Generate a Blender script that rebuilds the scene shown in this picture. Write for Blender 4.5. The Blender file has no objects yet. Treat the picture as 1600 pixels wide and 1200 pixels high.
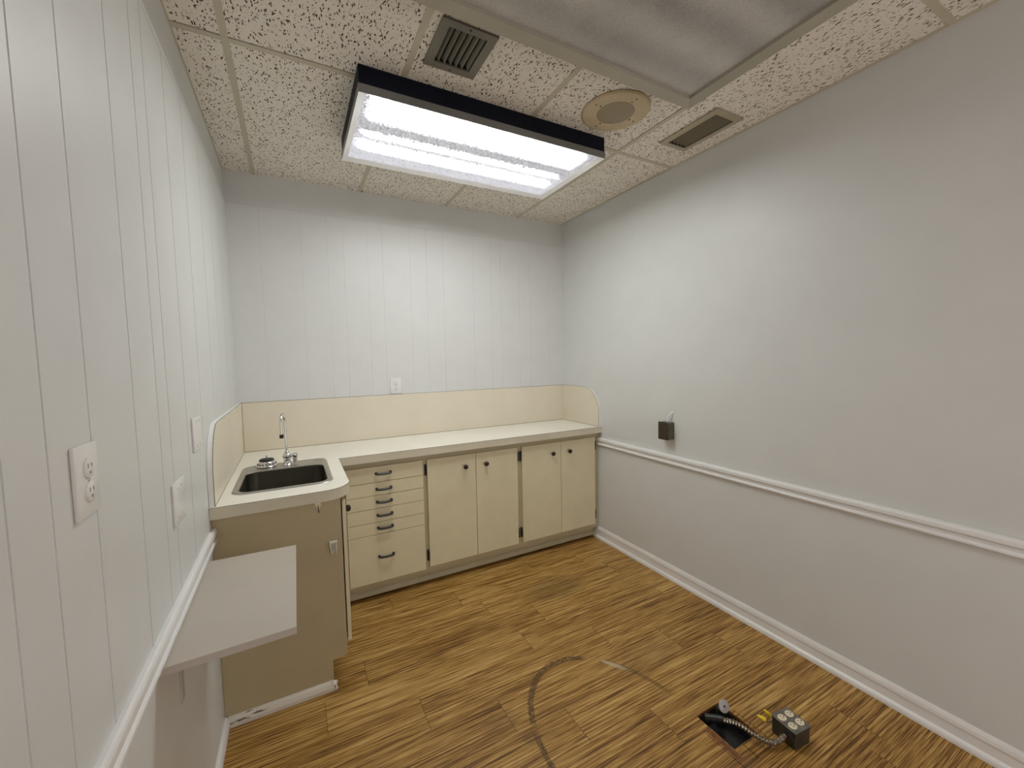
import bpy, bmesh, math, random
from mathutils import Vector, Matrix
C = bpy.context.scene
COL = C.collection
random.seed(4)
PI = math.pi

# ------------------------------------------------------------------ camera
W, H = 2.4327, 2.611          # room width, ceiling height
cam_d = bpy.data.cameras.new('camera')
cam = bpy.data.objects.new('camera', cam_d); COL.objects.link(cam)
cam_d.sensor_fit = 'HORIZONTAL'; cam_d.sensor_width = 36.0
cam_d.lens = 640.658 / 1600 * 36.0
cam_d.shift_x = -1.08 / 1600; cam_d.shift_y = 2.79 / 1600
cam_d.clip_start = 0.02
yaw, pitch, roll = -0.4903, -0.0661, -0.0192
cy, sy = math.cos(yaw), math.sin(yaw)
fwd = Vector((-sy * math.cos(pitch), cy * math.cos(pitch), math.sin(pitch)))
right = Vector((cy, sy, 0)); up = right.cross(fwd)
R_ = math.cos(roll) * right + math.sin(roll) * up
U_ = -math.sin(roll) * right + math.cos(roll) * up
m = Matrix((R_, U_, -fwd)).transposed().to_4x4()
m.translation = Vector((0.3153, -3.0098, 1.459))
cam.matrix_world = m
C.camera = cam

# ------------------------------------------------------------------ world + exposure
wd = bpy.data.worlds.new('world'); C.world = wd; wd.use_nodes = True
wd.node_tree.nodes['Background'].inputs[0].default_value = (1.0, 0.92, 0.90, 1)
wd.node_tree.nodes['Background'].inputs[1].default_value = 2.7  # soft warm fill, entering through the added doorway
C.view_settings.view_transform = 'Standard'
C.view_settings.look = 'None'
C.view_settings.gamma = 1.0
C.view_settings.use_curve_mapping = False
C.view_settings.exposure = 0.0
LAMP = 12.3            # strength of the lit fixture

# ------------------------------------------------------------------ node helpers
class NT:
    def __init__(s, name):
        s.m = bpy.data.materials.new(name); s.m.use_nodes = True
        s.t = s.m.node_tree; s.b = s.t.nodes['Principled BSDF']
    def n(s, typ, **kw):
        nd = s.t.nodes.new(typ)
        for k, v in kw.items():
            if k.startswith('i_'):
                key = k[2:]; key = int(key) if key.isdigit() else key.replace('_', ' ')
                s.set(nd.inputs[key], v)
            else: setattr(nd, k, v)
        return nd
    def set(s, inp, v):
        if isinstance(v, bpy.types.NodeSocket): s.t.links.new(v, inp)
        elif isinstance(v, bpy.types.Node): s.t.links.new(v.outputs[0], inp)
        else: inp.default_value = v
    def math(s, op, a, b=None, c=None, clamp=False):
        nd = s.t.nodes.new('ShaderNodeMath'); nd.operation = op; nd.use_clamp = clamp
        s.set(nd.inputs[0], a)
        if b is not None: s.set(nd.inputs[1], b)
        if c is not None: s.set(nd.inputs[2], c)
        return nd.outputs[0]
    def mix(s, f, a, b, mode='MIX'):
        nd = s.t.nodes.new('ShaderNodeMix'); nd.data_type = 'RGBA'; nd.blend_type = mode
        s.set(nd.inputs[0], f); s.set(nd.inputs[6], a); s.set(nd.inputs[7], b)
        return nd.outputs[2]
    def ramp(s, f, stops):
        nd = s.t.nodes.new('ShaderNodeValToRGB'); s.set(nd.inputs[0], f)
        cr = nd.color_ramp
        while len(cr.elements) < len(stops): cr.elements.new(0.5)
        for e, (p, c) in zip(cr.elements, stops):
            e.position = p; e.color = (c, c, c, 1) if isinstance(c, (int, float)) else (*c, 1)
        return nd.outputs[0]
    def step(s, x, lo, hi):           # smooth step
        nd = s.t.nodes.new('ShaderNodeMapRange'); nd.interpolation_type = 'SMOOTHSTEP'
        s.set(nd.inputs[0], x); nd.inputs[1].default_value = lo; nd.inputs[2].default_value = hi
        return nd.outputs[0]
    def obj(s):
        return s.n('ShaderNodeTexCoord').outputs['Object']
    def geo(s):
        return s.n('ShaderNodeNewGeometry').outputs['Position']
    def sc(s, v, x, y, z):
        nd = s.n('ShaderNodeVectorMath', operation='MULTIPLY'); s.set(nd.inputs[0], v)
        nd.inputs[1].default_value = (x, y, z); return nd.outputs[0]
    def noise(s, v, scale=5, detail=3, rough=.5, dist=0):
        nd = s.n('ShaderNodeTexNoise', i_Vector=v, i_Scale=scale, i_Detail=detail, i_Roughness=rough, i_Distortion=dist)
        return nd.outputs[0]
    def bump(s, h, strength=.3, dist=.002):
        nd = s.n('ShaderNodeBump', i_Strength=strength, i_Distance=dist, i_Height=h)
        s.set(s.b.inputs['Normal'], nd.outputs[0])

def C4(c): return (*c, 1)

def paint(name, col, rough=.5, var=.04, bump=.15, bscale=180, spec=.5, metal=0, vscale=6):
    k = NT(name); p = k.geo()
    n1 = k.noise(p, vscale, 4)
    lo = [c * (1 - var) for c in col]; hi = [min(1, c * (1 + var)) for c in col]
    k.set(k.b.inputs['Base Color'], k.mix(k.ramp(n1, [(.35, 0), (.65, 1)]), C4(lo), C4(hi)))
    k.b.inputs['Roughness'].default_value = rough
    k.b.inputs['Specular IOR Level'].default_value = spec
    k.b.inputs['Metallic'].default_value = metal
    if bump: k.bump(k.noise(p, bscale, 2), bump, .0008)
    return k.m

M = {}
M['wall'] = paint('wall_paint', (.68, .685, .67), .42, .015, .35, 55)
M['trim'] = paint('trim_paint', (.82, .81, .80), .35, .02, .1, 90)
M['trimdirty'] = None
M['plate'] = paint('white_plastic', (.78, .77, .75), .3, .01, 0)
M['plategrey'] = paint('grey_slot', (.25, .24, .23), .5, .01, 0)
M['black'] = paint('black_iron', (.012, .011, .012), .38, .1, .1, 300)
M['bronze'] = paint('dark_bronze', (.045, .03, .025), .22, .1, 0, metal=.7)
M['void'] = paint('dark_void', (.006, .006, .006), .9, 0, 0)
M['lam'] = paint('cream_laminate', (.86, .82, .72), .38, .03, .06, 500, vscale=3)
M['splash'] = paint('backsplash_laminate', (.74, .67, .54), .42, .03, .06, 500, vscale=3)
M['lamedgeshade'] = paint('laminate_edge_shaded', (.63, .58, .45), .42, .04, .05, 500)  # darker copy of the top laminate: weaker light on the upright edge painted in
M['cab'] = paint('cabinet_front', (.71, .645, .445), .42, .025, .12, 260, vscale=9)
M['frame'] = paint('cabinet_frame', (.49, .435, .28), .45, .04, .1, 200)
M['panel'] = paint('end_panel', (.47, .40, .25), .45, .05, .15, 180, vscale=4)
M['shelf'] = paint('white_melamine', (.90, .91, .93), .35, .01, 0)
M['shelfedge'] = paint('melamine_edge', (.52, .47, .40), .45, .02, 0)
M['chrome'] = paint('chrome', (.72, .72, .73), .09, .02, 0, metal=1)
M['steel'] = paint('brushed_steel', (.50, .49, .46), .3, .05, .1, 200, metal=1)
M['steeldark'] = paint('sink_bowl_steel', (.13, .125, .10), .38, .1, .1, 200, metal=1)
M['rubber'] = paint('black_rubber', (.012, .012, .012), .5, 0, 0)
M['conduit'] = paint('conduit_steel', (.30, .26, .21), .28, .1, 0, metal=.95)
M['boxmetal'] = paint('outlet_box_metal', (.075, .07, .06), .42, .25, .2, 150, metal=.6, vscale=40)
M['boxcover'] = paint('outlet_cover_metal', (.22, .21, .19), .38, .2, .1, 150, metal=.7, vscale=30)
M['ivory'] = paint('ivory_plastic', (.78, .70, .50), .35, .02, 0)
M['yellow'] = paint('yellow_plastic', (.85, .62, .02), .35, .02, 0)
M['washer'] = paint('galvanised_disc', (.36, .35, .33), .4, .1, 0, metal=.6)
M['wallbox'] = paint('grey_green_box', (.10, .11, .08), .4, .12, .1, 120, metal=.4, vscale=30)
M['wallboxface'] = paint('brown_bakelite', (.05, .028, .018), .35, .2, .1, 120, vscale=40)
M['vent'] = paint('grille_olive', (.17, .15, .115), .5, .1, .1, 150)
M['ventslat'] = paint('grille_slat', (.27, .25, .20), .5, .08, .1, 150)
M['vent2'] = paint('grille_tan', (.42, .37, .26), .5, .06, .1, 150)
M['vent2slat'] = paint('grille_tan_slat', (.15, .13, .08), .5, .06, .1, 150)
M['speaker'] = paint('speaker_cream', (.56, .45, .28), .5, .06, .1, 150, vscale=12)
M['housing'] = paint('fixture_housing', (.004, .006, .014), .5, .2, .1, 100, spec=.15)
M['doorframe'] = paint('fixture_door_frame', (.22, .225, .22), .35, .05, 0, metal=.3)
M['flangelit'] = paint('fixture_flange_lit', (.88, .88, .88), .35, .02, 0)  # paler copy of the flange: glow from the lens put into its colour
M['flangeunlit'] = paint('fixture_flange_unlit', (.40, .385, .31), .4, .05, 0)  # darker copy of the flange: lack of lens glow put into its colour
M['clear'] = paint('clear_plastic', (.72, .68, .55), .2, .05, 0)
M['subfloor'] = paint('subfloor_red', (.20, .07, .02), .6, .3, .3, 80, vscale=50)
M['tee'] = paint('ceiling_tee', (.56, .51, .39), .5, .03, 0)
M['pull'] = M['black']
M['bracket'] = paint('bracket_grey', (.46, .45, .40), .45, .02, 0)
M['seam'] = paint('laminate_seam', (.13, .10, .065), .6, .05, 0)
M['edge'] = paint('splash_edge_lit', (.84, .83, .79), .4, .02, 0)  # pale laminate edge; brightness of the lit top put into its colour

# flaking white paint on the little base moulding of the sink cabinet
k = NT('chipped_white_paint'); p = k.geo()
f = k.math('LESS_THAN', k.noise(k.sc(p, 6, 6, 60), 1.6, 5, .6), .345)
k.set(k.b.inputs['Base Color'], k.mix(f, C4((.72, .68, .60)), C4((.16, .12, .08))))
k.b.inputs['Roughness'].default_value = .5
M['trimdirty'] = k.m

# ---- lit diffuser: prismatic sheet, tubes show as brighter bands along x
k = NT('lit_prismatic_diffuser'); p = k.geo()
sp = k.n('ShaderNodeSeparateXYZ'); k.set(sp.inputs[0], p)
x, y = sp.outputs[0], sp.outputs[1]
vg = k.n('ShaderNodeTexVoronoi', i_Vector=p, i_Scale=210)
gs = k.n('ShaderNodeSeparateColor'); k.set(gs.inputs[0], vg.outputs['Color']); grain = gs.outputs[0]
jit = k.math('MULTIPLY', k.math('SUBTRACT', grain, .5), .042)
yy = k.math('ADD', y, jit)
def bump_band(lo, hi, s):
    return k.math('MULTIPLY', k.step(yy, lo - s, lo + s), k.math('SUBTRACT', 1, k.step(yy, hi - s, hi + s)))
b1 = bump_band(-1.235, -1.065, .018); b2 = bump_band(-.970, -.928, .012); b3 = bump_band(-.880, -.792, .016)
bands = k.math('MAXIMUM', b1, k.math('MAXIMUM', b2, b3))
xx = k.math('ADD', x, jit)
ends = k.math('MULTIPLY', k.step(xx, .625, .665), k.math('SUBTRACT', 1, k.step(xx, 1.72, 1.775)))
bands = k.math('POWER', k.math('MULTIPLY', bands, ends), 5)
gap = k.math('ADD', .10, k.math('MULTIPLY', grain, .52))
mid = k.math('MULTIPLY', k.step(y, -.94, -.93), .16)
col = k.mix(bands, C4((.86, .88, 1.0)), C4((.960, 1.0, .980)))
st = k.math('ADD', k.math('ADD', gap, mid), k.math('MULTIPLY', bands, LAMP * 1.75))
k.set(k.b.inputs['Base Color'], C4((.5, .5, .5)))
k.set(k.b.inputs['Emission Color'], col); k.set(k.b.inputs['Emission Strength'], st)
M['lit'] = k.m

# ---- unlit diffuser
k = NT('unlit_prismatic_diffuser'); p = k.geo()
sp = k.n('ShaderNodeSeparateXYZ'); k.set(sp.inputs[0], p)
sn = k.math('SINE', k.math('MULTIPLY', sp.outputs[1], 34))
g2 = k.noise(p, 300, 2, .7); g3 = k.noise(p, 5, 3)
v = k.math('ADD', k.math('MULTIPLY', sn, .05), k.math('ADD', k.math('MULTIPLY', g2, .34), k.math('MULTIPLY', g3, .22)))
k.set(k.b.inputs['Base Color'], k.ramp(v, [(.12, (.20, .195, .18)), (.45, (.68, .66, .62))]))
k.b.inputs['Roughness'].default_value = .35
k.bump(g2, .5, .002)
M['unlit'] = k.m

# ---- ceiling tile: fissures as short wriggly dark pits
k = NT('fissured_ceiling_tile'); p = k.geo()
nz = k.n('ShaderNodeTexNoise', i_Vector=p, i_Scale=55, i_Detail=2)
dd = k.n('ShaderNodeVectorMath', operation='SUBTRACT'); k.set(dd.inputs[0], nz.outputs[1]); dd.inputs[1].default_value = (.5, .5, .5)
ds = k.n('ShaderNodeVectorMath', operation='SCALE'); k.set(ds.inputs[0], dd.outputs[0]); ds.inputs['Scale'].default_value = .011
ad = k.n('ShaderNodeVectorMath', operation='ADD'); k.set(ad.inputs[0], p); k.set(ad.inputs[1], ds.outputs[0])
def marks(sx, syy, ang, thr, off):
    mp = k.n('ShaderNodeMapping'); k.set(mp.inputs[0], ad.outputs[0]); mp.inputs['Rotation'].default_value = (0, 0, ang)
    mp.inputs['Location'].default_value = (off, off * 2, 0)
    v = k.n('ShaderNodeTexVoronoi'); k.set(v.inputs['Vector'], k.sc(mp.outputs[0], sx, syy, 0)); v.inputs['Scale'].default_value = 1
    rr = k.n('ShaderNodeSeparateColor'); k.set(rr.inputs[0], v.outputs['Color'])
    th = k.math('MULTIPLY', k.math('ADD', k.math('MULTIPLY', rr.outputs[0], .75), .25), thr)
    return k.math('SUBTRACT', 1, k.step(k.math('SUBTRACT', v.outputs['Distance'], th), -.05, .03))
mk = k.math('MAXIMUM', marks(128, 42, .10, .36, .3), marks(115, 50, -.40, .30, 1.7))
mk = k.math('MAXIMUM', mk, marks(140, 140, 0, .24, 4.1))
base = k.mix(k.noise(p, 9, 3), C4((.80, .75, .66)), C4((.89, .84, .76)))
k.set(k.b.inputs['Base Color'], k.mix(mk, base, C4((.10, .07, .04))))
k.b.inputs['Roughness'].default_value = .9
k.b.inputs['Specular IOR Level'].default_value = .15
hh = k.math('SUBTRACT', k.math('MULTIPLY', k.noise(p, 240, 2), .2), mk)
k.bump(hh, .5, .003)
M['tile'] = k.m

# ---- bamboo-look vinyl plank floor; UV = metres inside the plank, colour attribute = plank id
k = NT('plank_floor'); p = k.geo()
uv = k.n('ShaderNodeUVMap', uv_map='plank').outputs[0]
at = k.n('ShaderNodeAttribute', attribute_name='plank_id')
ac = k.n('ShaderNodeSeparateColor'); k.set(ac.inputs[0], at.outputs[0])
rnd, u0, u1 = ac.outputs[0], ac.outputs[1], ac.outputs[2]
sp = k.n('ShaderNodeSeparateXYZ'); k.set(sp.inputs[0], p)
off = k.n('ShaderNodeCombineXYZ'); k.set(off.inputs[0], k.math('MULTIPLY', rnd, 31.7)); k.set(off.inputs[1], k.math('MULTIPLY', rnd, 7.3))
pv = k.n('ShaderNodeVectorMath', operation='ADD'); k.set(pv.inputs[0], p); k.set(pv.inputs[1], off.outputs[0]); pv = pv.outputs[0]
s1 = k.noise(k.sc(pv, 2.2, 125, 1), 1, 4, .6)
s2 = k.noise(k.sc(pv, 8, 330, 1), 1, 3, .6)
s3 = k.noise(k.sc(pv, 1.2, 16, 1), 1, 2, .5)
s4 = k.noise(p, 2.1, 3, .5)
g = k.math('ADD', k.math('MULTIPLY', s1, .50), k.math('MULTIPLY', s2, .38))
g = k.math('ADD', g, k.math('MULTIPLY', s3, .12))
g = k.math('ADD', g, k.math('MULTIPLY', k.math('SUBTRACT', rnd, .5), .03))
g = k.math('ADD', g, k.math('MULTIPLY', k.math('SUBTRACT', s4, .5), .06))
col = k.ramp(g, [(.37, (.05, .018, .004)), (.445, (.18, .078, .014)), (.50, (.36, .195, .046)), (.56, (.54, .325, .098)), (.65, (.74, .52, .22))])
# joints
sv = k.n('ShaderNodeSeparateXYZ'); k.set(sv.inputs[0], uv)
ju = k.math('LESS_THAN', k.math('MINIMUM', sv.outputs[0], k.math('SUBTRACT', .945, sv.outputs[0])), .0011)
jv = k.math('MULTIPLY', k.math('LESS_THAN', k.math('MINIMUM', sv.outputs[1], k.math('SUBTRACT', .175, sv.outputs[1])), .0006), .45)
joint = k.math('MAXIMUM', k.math('MULTIPLY', ju, .75), jv)
col = k.mix(joint, col, C4((.06, .028, .01)))
# glue ring left on the floor where a base was bolted down
dx = k.math('SUBTRACT', sp.outputs[0], 1.38); dy = k.math('SUBTRACT', sp.outputs[1], -1.90)
ct, st_ = math.cos(.1), math.sin(.1)
ex = k.math('ADD', k.math('MULTIPLY', dx, ct / .320), k.math('MULTIPLY', dy, st_ / .320))
ey = k.math('ADD', k.math('MULTIPLY', dx, -st_ / .468), k.math('MULTIPLY', dy, ct / .468))
rr_ = k.math('SQRT', k.math('ADD', k.math('MULTIPLY', ex, ex), k.math('MULTIPLY', ey, ey)))
wob = k.math('MULTIPLY', k.math('SUBTRACT', k.noise(p, 18, 3), .5), .02)
rd = k.math('ABSOLUTE', k.math('SUBTRACT', k.math('ADD', rr_, wob), .985))
ring = k.math('SUBTRACT', 1, k.step(rd, .026, .040))
ang = k.math('ARCTAN2', ey, ex)         # 0 = +x, pi/2 = back
back = k.math('MULTIPLY', k.step(ang, 1.02, 1.12), k.math('SUBTRACT', 1, k.step(ang, 2.50, 2.62)))
lft = k.step(ang, 2.62, 2.72)
edge = k.math('MULTIPLY', ring, k.step(rd, .010, .020))
low = k.math('SUBTRACT', 1, k.step(sp.outputs[1], -1.76, -1.68))
ringdark = k.math('MULTIPLY', ring, back)
ringl = k.math('MULTIPLY', k.math('MAXIMUM', edge, k.math('MULTIPLY', ring, k.math('ADD', .28, k.math('MULTIPLY', low, .72)))), lft)
speck = k.ramp(k.noise(p, 60, 4, .7), [(.38, .35), (.62, 1)])
col = k.mix(k.math('MULTIPLY', k.math('MULTIPLY', k.math('MAXIMUM', ringdark, ringl), speck), .95), col, C4((.07, .036, .013)))
rt = k.math('MULTIPLY', k.math('MULTIPLY', ring, k.math('MULTIPLY', k.step(ang, .0, .2), k.math('SUBTRACT', 1, k.step(ang, .80, .9)))), .5)
col = k.mix(rt, col, C4((.10, .05, .02)))
# pale scuff on the ring
wx = k.math('DIVIDE', k.math('SUBTRACT', sp.outputs[0], 1.590), .045)
wy = k.math('DIVIDE', k.math('SUBTRACT', k.math('ADD', sp.outputs[1], k.math('MULTIPLY', k.math('SUBTRACT', sp.outputs[0], 1.590), 1.4)), -1.590), .026)
wd_ = k.math('ADD', k.math('ADD', k.math('MULTIPLY', wx, wx), k.math('MULTIPLY', wy, wy)), k.math('MULTIPLY', k.noise(p, 60, 3), 1.2))
col = k.mix(k.math('MULTIPLY', k.math('SUBTRACT', 1, k.step(wd_, .8, 1.7)), .75), col, C4((.62, .50, .36)))
# grime patches
def patch(cx, cyy, rx, ry, amt, c, colr):
    a = k.math('DIVIDE', k.math('SUBTRACT', sp.outputs[0], cx), rx); b = k.math('DIVIDE', k.math('SUBTRACT', sp.outputs[1], cyy), ry)
    d = k.math('ADD', k.math('ADD', k.math('MULTIPLY', a, a), k.math('MULTIPLY', b, b)), k.math('MULTIPLY', k.math('SUBTRACT', k.noise(k.sc(p, 6, 26, 1), 1, 4, .6), .5), 1.6))
    return k.mix(k.math('MULTIPLY', k.math('SUBTRACT', 1, k.step(d, .1, 1.1)), amt), colr, C4(c))
col = patch(1.72, -.90, .26, .15, .42, (.10, .065, .018), col)
col = patch(.99, -1.60, .10, .06, .35, (.12, .055, .02), col)
col = patch(1.06, -1.72, .05, .03, .45, (.10, .05, .02), col)
col = patch(1.75, -1.62, .25, .12, .30, (.13, .065, .022), col)
col = patch(1.62, -2.20, .12, .10, .30, (.24, .13, .06), col)
k.set(k.b.inputs['Base Color'], col)
k.b.inputs['Roughness'].default_value = .46
k.b.inputs['Specular IOR Level'].default_value = .35
k.bump(g, .25, .001)
M['floor'] = k.m

# speaker perforated disc: concentric rings of pits
k = NT('speaker_grille'); p = k.obj()
ln = k.n('ShaderNodeVectorMath', operation='LENGTH'); k.set(ln.inputs[0], k.sc(p, 1, 1, 0))
r = ln.outputs['Value']
w1 = k.math('GREATER_THAN', k.math('SINE', k.math('MULTIPLY', r, 2 * PI / .0068)), .1)
k.set(k.b.inputs['Base Color'], k.mix(w1, C4((.52, .43, .28)), C4((.10, .085, .05))))
k.b.inputs['Roughness'].default_value = .5
M['grille'] = k.m

# ------------------------------------------------------------------ mesh helpers
ROOT = {}
def link(name, bm, mat, parent=None, smooth=False, mats=None, origin=None):
    me = bpy.data.meshes.new(name)
    off = Vector(origin) if origin else (ROOT.get(parent.name, Vector()) if parent else Vector())
    bmesh.ops.recalc_face_normals(bm, faces=bm.faces[:])
    for v in bm.verts: v.co -= off
    if smooth:
        for f in bm.faces: f.smooth = True
        for e in bm.edges:
            if len(e.link_faces) == 2 and e.calc_face_angle() > .6: e.smooth = False
    bm.to_mesh(me); bm.free()
    for mm in (mats or [mat]): me.materials.append(mm)
    o = bpy.data.objects.new(name, me); COL.objects.link(o)
    if parent: o.parent = parent; ROOT[o.name] = ROOT.get(parent.name, Vector())
    if origin:
        if parent: o.location = off - ROOT.get(parent.name, Vector())
        else: o.location = off
        ROOT[o.name] = off
    return o
def tag(o, label, cat, group=None):
    o['label'] = label; o['category'] = cat
    if group: o['group'] = group
    return o
def thing(name, label, cat, loc, group=None):
    o = bpy.data.objects.new(name, None); COL.objects.link(o); o.location = loc
    o.empty_display_size = .05
    ROOT[o.name] = Vector(loc)
    return tag(o, label, cat, group)
def struct(name, bm, mat, mats=None, smooth=False):
    o = link(name, bm, mat, mats=mats, smooth=smooth); o['kind'] = 'structure'; return o
def BM(): return bmesh.new()
def box(bm, x0, x1, y0, y1, z0, z1, bev=0, seg=2, mi=0):
    t = bmesh.new()
    bmesh.ops.create_cube(t, size=1)
    for v in t.verts:
        v.co = Vector(((x0 + x1) / 2 + v.co.x * (x1 - x0), (y0 + y1) / 2 + v.co.y * (y1 - y0), (z0 + z1) / 2 + v.co.z * (z1 - z0)))
    if bev: bmesh.ops.bevel(t, geom=t.edges[:], offset=bev, segments=seg, profile=.5, affect='EDGES')
    return merge(bm, t, mi)
def merge(bm, t, mi=0, mat=None):
    if mat is not None: bmesh.ops.transform(t, matrix=mat, verts=t.verts[:])
    mp = {}
    for v in t.verts: mp[v] = bm.verts.new(v.co)
    for f in t.faces:
        try: nf = bm.faces.new([mp[v] for v in f.verts]); nf.material_index = mi; nf.smooth = f.smooth
        except ValueError: pass
    t.free(); return bm
def bx(x0, x1, y0, y1, z0, z1, bev=0, seg=2): return box(BM(), x0, x1, y0, y1, z0, z1, bev, seg)
def prism(bm, pts, axis, a, b, mi=0, bev=0):
    """closed outline pts (2D) extruded along axis from a to b; x:(y,z) y:(x,z) z:(x,y)"""
    t = bmesh.new()
    def P(u, v, w): return {'x': (w, u, v), 'y': (u, w, v), 'z': (u, v, w)}[axis]
    lo = [t.verts.new(P(u, v, a)) for u, v in pts]; hi = [t.verts.new(P(u, v, b)) for u, v in pts]
    f1 = t.faces.new(lo); f2 = t.faces.new(hi[::-1]); n = len(pts)
    for i in range(n): t.faces.new((lo[i], hi[i], hi[(i + 1) % n], lo[(i + 1) % n]))
    bmesh.ops.recalc_face_normals(t, faces=t.faces[:])
    if bev:
        es = list({e for f in (f1, f2) for e in f.edges})
        bmesh.ops.bevel(t, geom=es, offset=bev, segments=2, profile=.5, affect='EDGES')
    bmesh.ops.triangulate(t, faces=[f for f in t.faces if len(f.verts) > 4])
    return merge(bm, t, mi)
def lathe(bm, prof, loc=(0, 0, 0), rot=None, n=32, mi=0, sx=1, sy_=1):
    """prof = [(r,z)...]"""
    t = bmesh.new(); rings = []
    for r, z in prof:
        if r < 1e-6: rings.append([t.verts.new((0, 0, z))])
        else: rings.append([t.verts.new((r * math.cos(2 * PI * i / n) * sx, r * math.sin(2 * PI * i / n) * sy_, z)) for i in range(n)])
    for a, b in zip(rings, rings[1:]):
        if len(a) == 1 and len(b) == 1: continue
        for i in range(n):
            j = (i + 1) % n
            if len(a) == 1: t.faces.new((a[0], b[i], b[j]))
            elif len(b) == 1: t.faces.new((a[i], a[j], b[0]))
            else: t.faces.new((a[i], a[j], b[j], b[i]))
    mt = Matrix.Translation(loc)
    if rot is not None: mt = mt @ rot
    return merge(bm, t, mi, mt)
def tube(bm, pts, r, n=12, mi=0, cap=True, rf=None):
    pts = [Vector(p) for p in pts]; t = bmesh.new(); rings = []
    d0 = (pts[1] - pts[0]).normalized()
    ref = Vector((0, 0, 1)) if abs(d0.z) < .9 else Vector((1, 0, 0))
    nrm = d0.cross(ref).normalized()
    for i, p in enumerate(pts):
        d = (pts[min(i + 1, len(pts) - 1)] - pts[max(i - 1, 0)]).normalized()
        nrm = (nrm - d * nrm.dot(d)).normalized(); bn = d.cross(nrm)
        rad = rf(i) if rf else r
        rings.append([t.verts.new(p + rad * (math.cos(2 * PI * k_ / n) * nrm + math.sin(2 * PI * k_ / n) * bn)) for k_ in range(n)])
    for a, b in zip(rings, rings[1:]):
        for i in range(n): t.faces.new((a[i], a[(i + 1) % n], b[(i + 1) % n], b[i]))
    if cap: t.faces.new(rings[0][::-1]); t.faces.new(rings[-1])
    return merge(bm, t, mi)
def rrect(x0, x1, y0, y1, r, n=8):
    pts = []
    for cx, cyy, a0 in ((x1 - r, y1 - r, 0), (x0 + r, y1 - r, PI / 2), (x0 + r, y0 + r, PI), (x1 - r, y0 + r, 1.5 * PI)):
        for i in range(n + 1): a = a0 + PI / 2 * i / n; pts.append((cx + r * math.cos(a), cyy + r * math.sin(a)))
    return pts
def bez(pts, n=30):          # catmull-rom through points
    P = [Vector(p) for p in pts]; P = [2 * P[0] - P[1]] + P + [2 * P[-1] - P[-2]]; out = []
    for i in range(1, len(P) - 2):
        for j in range(n):
            t = j / n
            out.append(.5 * ((2 * P[i]) + (P[i + 1] - P[i - 1]) * t + (2 * P[i - 1] - 5 * P[i] + 4 * P[i + 1] - P[i + 2]) * t * t + (3 * P[i] - P[i - 1] - 3 * P[i + 1] + P[i + 2]) * t ** 3))
    out.append(P[-2]); return out

NEAR = -4.3                      # wall behind the camera

# ------------------------------------------------------------------ setting: floor
bm = BM(); uvl = bm.loops.layers.uv.new('plank'); cl = bm.loops.layers.float_color.new('plank_id')
hx0, hx1, hy0, hy1 = 1.688, 1.826, -2.128, -1.967
PL, PW = .945, .175
starts = {3: .77, 4: 1.137, 5: .30, 6: 1.493, 7: 1.312, 8: .727, 9: 1.02, 10: .30, 11: 1.55, 12: .9}
def plank_piece(xa, xb, ya, yb, ox, oy, rid):
    if xb - xa < 1e-5 or yb - ya < 1e-5: return
    vs = [bm.verts.new(c) for c in ((xa, ya, 0), (xb, ya, 0), (xb, yb, 0), (xa, yb, 0))]
    f = bm.faces.new(vs)
    for l in f.loops:
        l[uvl].uv = (l.vert.co.x - ox, l.vert.co.y - oy); l[cl] = (rid, 0, 0, 1)
for row in range(0, 26):
    yb = .08 - PW * row; ya = yb - PW
    s = starts.get(row, random.random()) % PL
    x = s - PL
    while x < W + .1:
        rid = random.random(); xa, xb = max(x, -.03), min(x + PL, W + .03); y0, y1 = max(ya, NEAR - .03), min(yb, .03)
        if xb > xa and y1 > y0:
            if xb > hx0 and xa < hx1 and y1 > hy0 and y0 < hy1:
                a0, a1 = max(xa, hx0), min(xb, hx1); c0, c1 = max(y0, hy0), min(y1, hy1)
                for q in ((xa, a0, y0, y1), (a1, xb, y0, y1), (a0, a1, y0, c0), (a0, a1, c1, y1)): plank_piece(*q, x, ya, rid)
            else: plank_piece(xa, xb, y0, y1, x, ya, rid)
        x += PL
bmesh.ops.recalc_face_normals(bm, faces=bm.faces[:])
struct('floor', bm, M['floor'])

# hole in the floor: red-brown cut edge and dark pit
bm = BM()
def quad(bm, a, b, c, d, mi=0):
    f = bm.faces.new([bm.verts.new(p) for p in (a, b, c, d)]); f.material_index = mi
for (ax, ay, bx_, by) in ((hx0, hy0, hx1, hy0), (hx1, hy0, hx1, hy1), (hx1, hy1, hx0, hy1), (hx0, hy1, hx0, hy0)):
    quad(bm, (ax, ay, 0), (bx_, by, 0), (bx_, by, -.012), (ax, ay, -.012), 0)
    quad(bm, (ax, ay, -.012), (bx_, by, -.012), (bx_, by, -.10), (ax, ay, -.10), 1)
quad(bm, (hx0, hy0, -.10), (hx1, hy0, -.10), (hx1, hy1, -.10), (hx0, hy1, -.10), 1)
box(bm, 1.662, 1.6845, -2.160, -2.022, -.004, .0010, mi=0)
for q in ((1.654, 1.656, -2.190, -2.02), (1.656, 1.735, -2.190, -2.1885), (1.733, 1.735, -2.1885, -2.13)): box(bm, *q, -.002, .0006, mi=1)
struct('trim_5', bm, None, mats=[M['subfloor'], M['void']])

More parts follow.
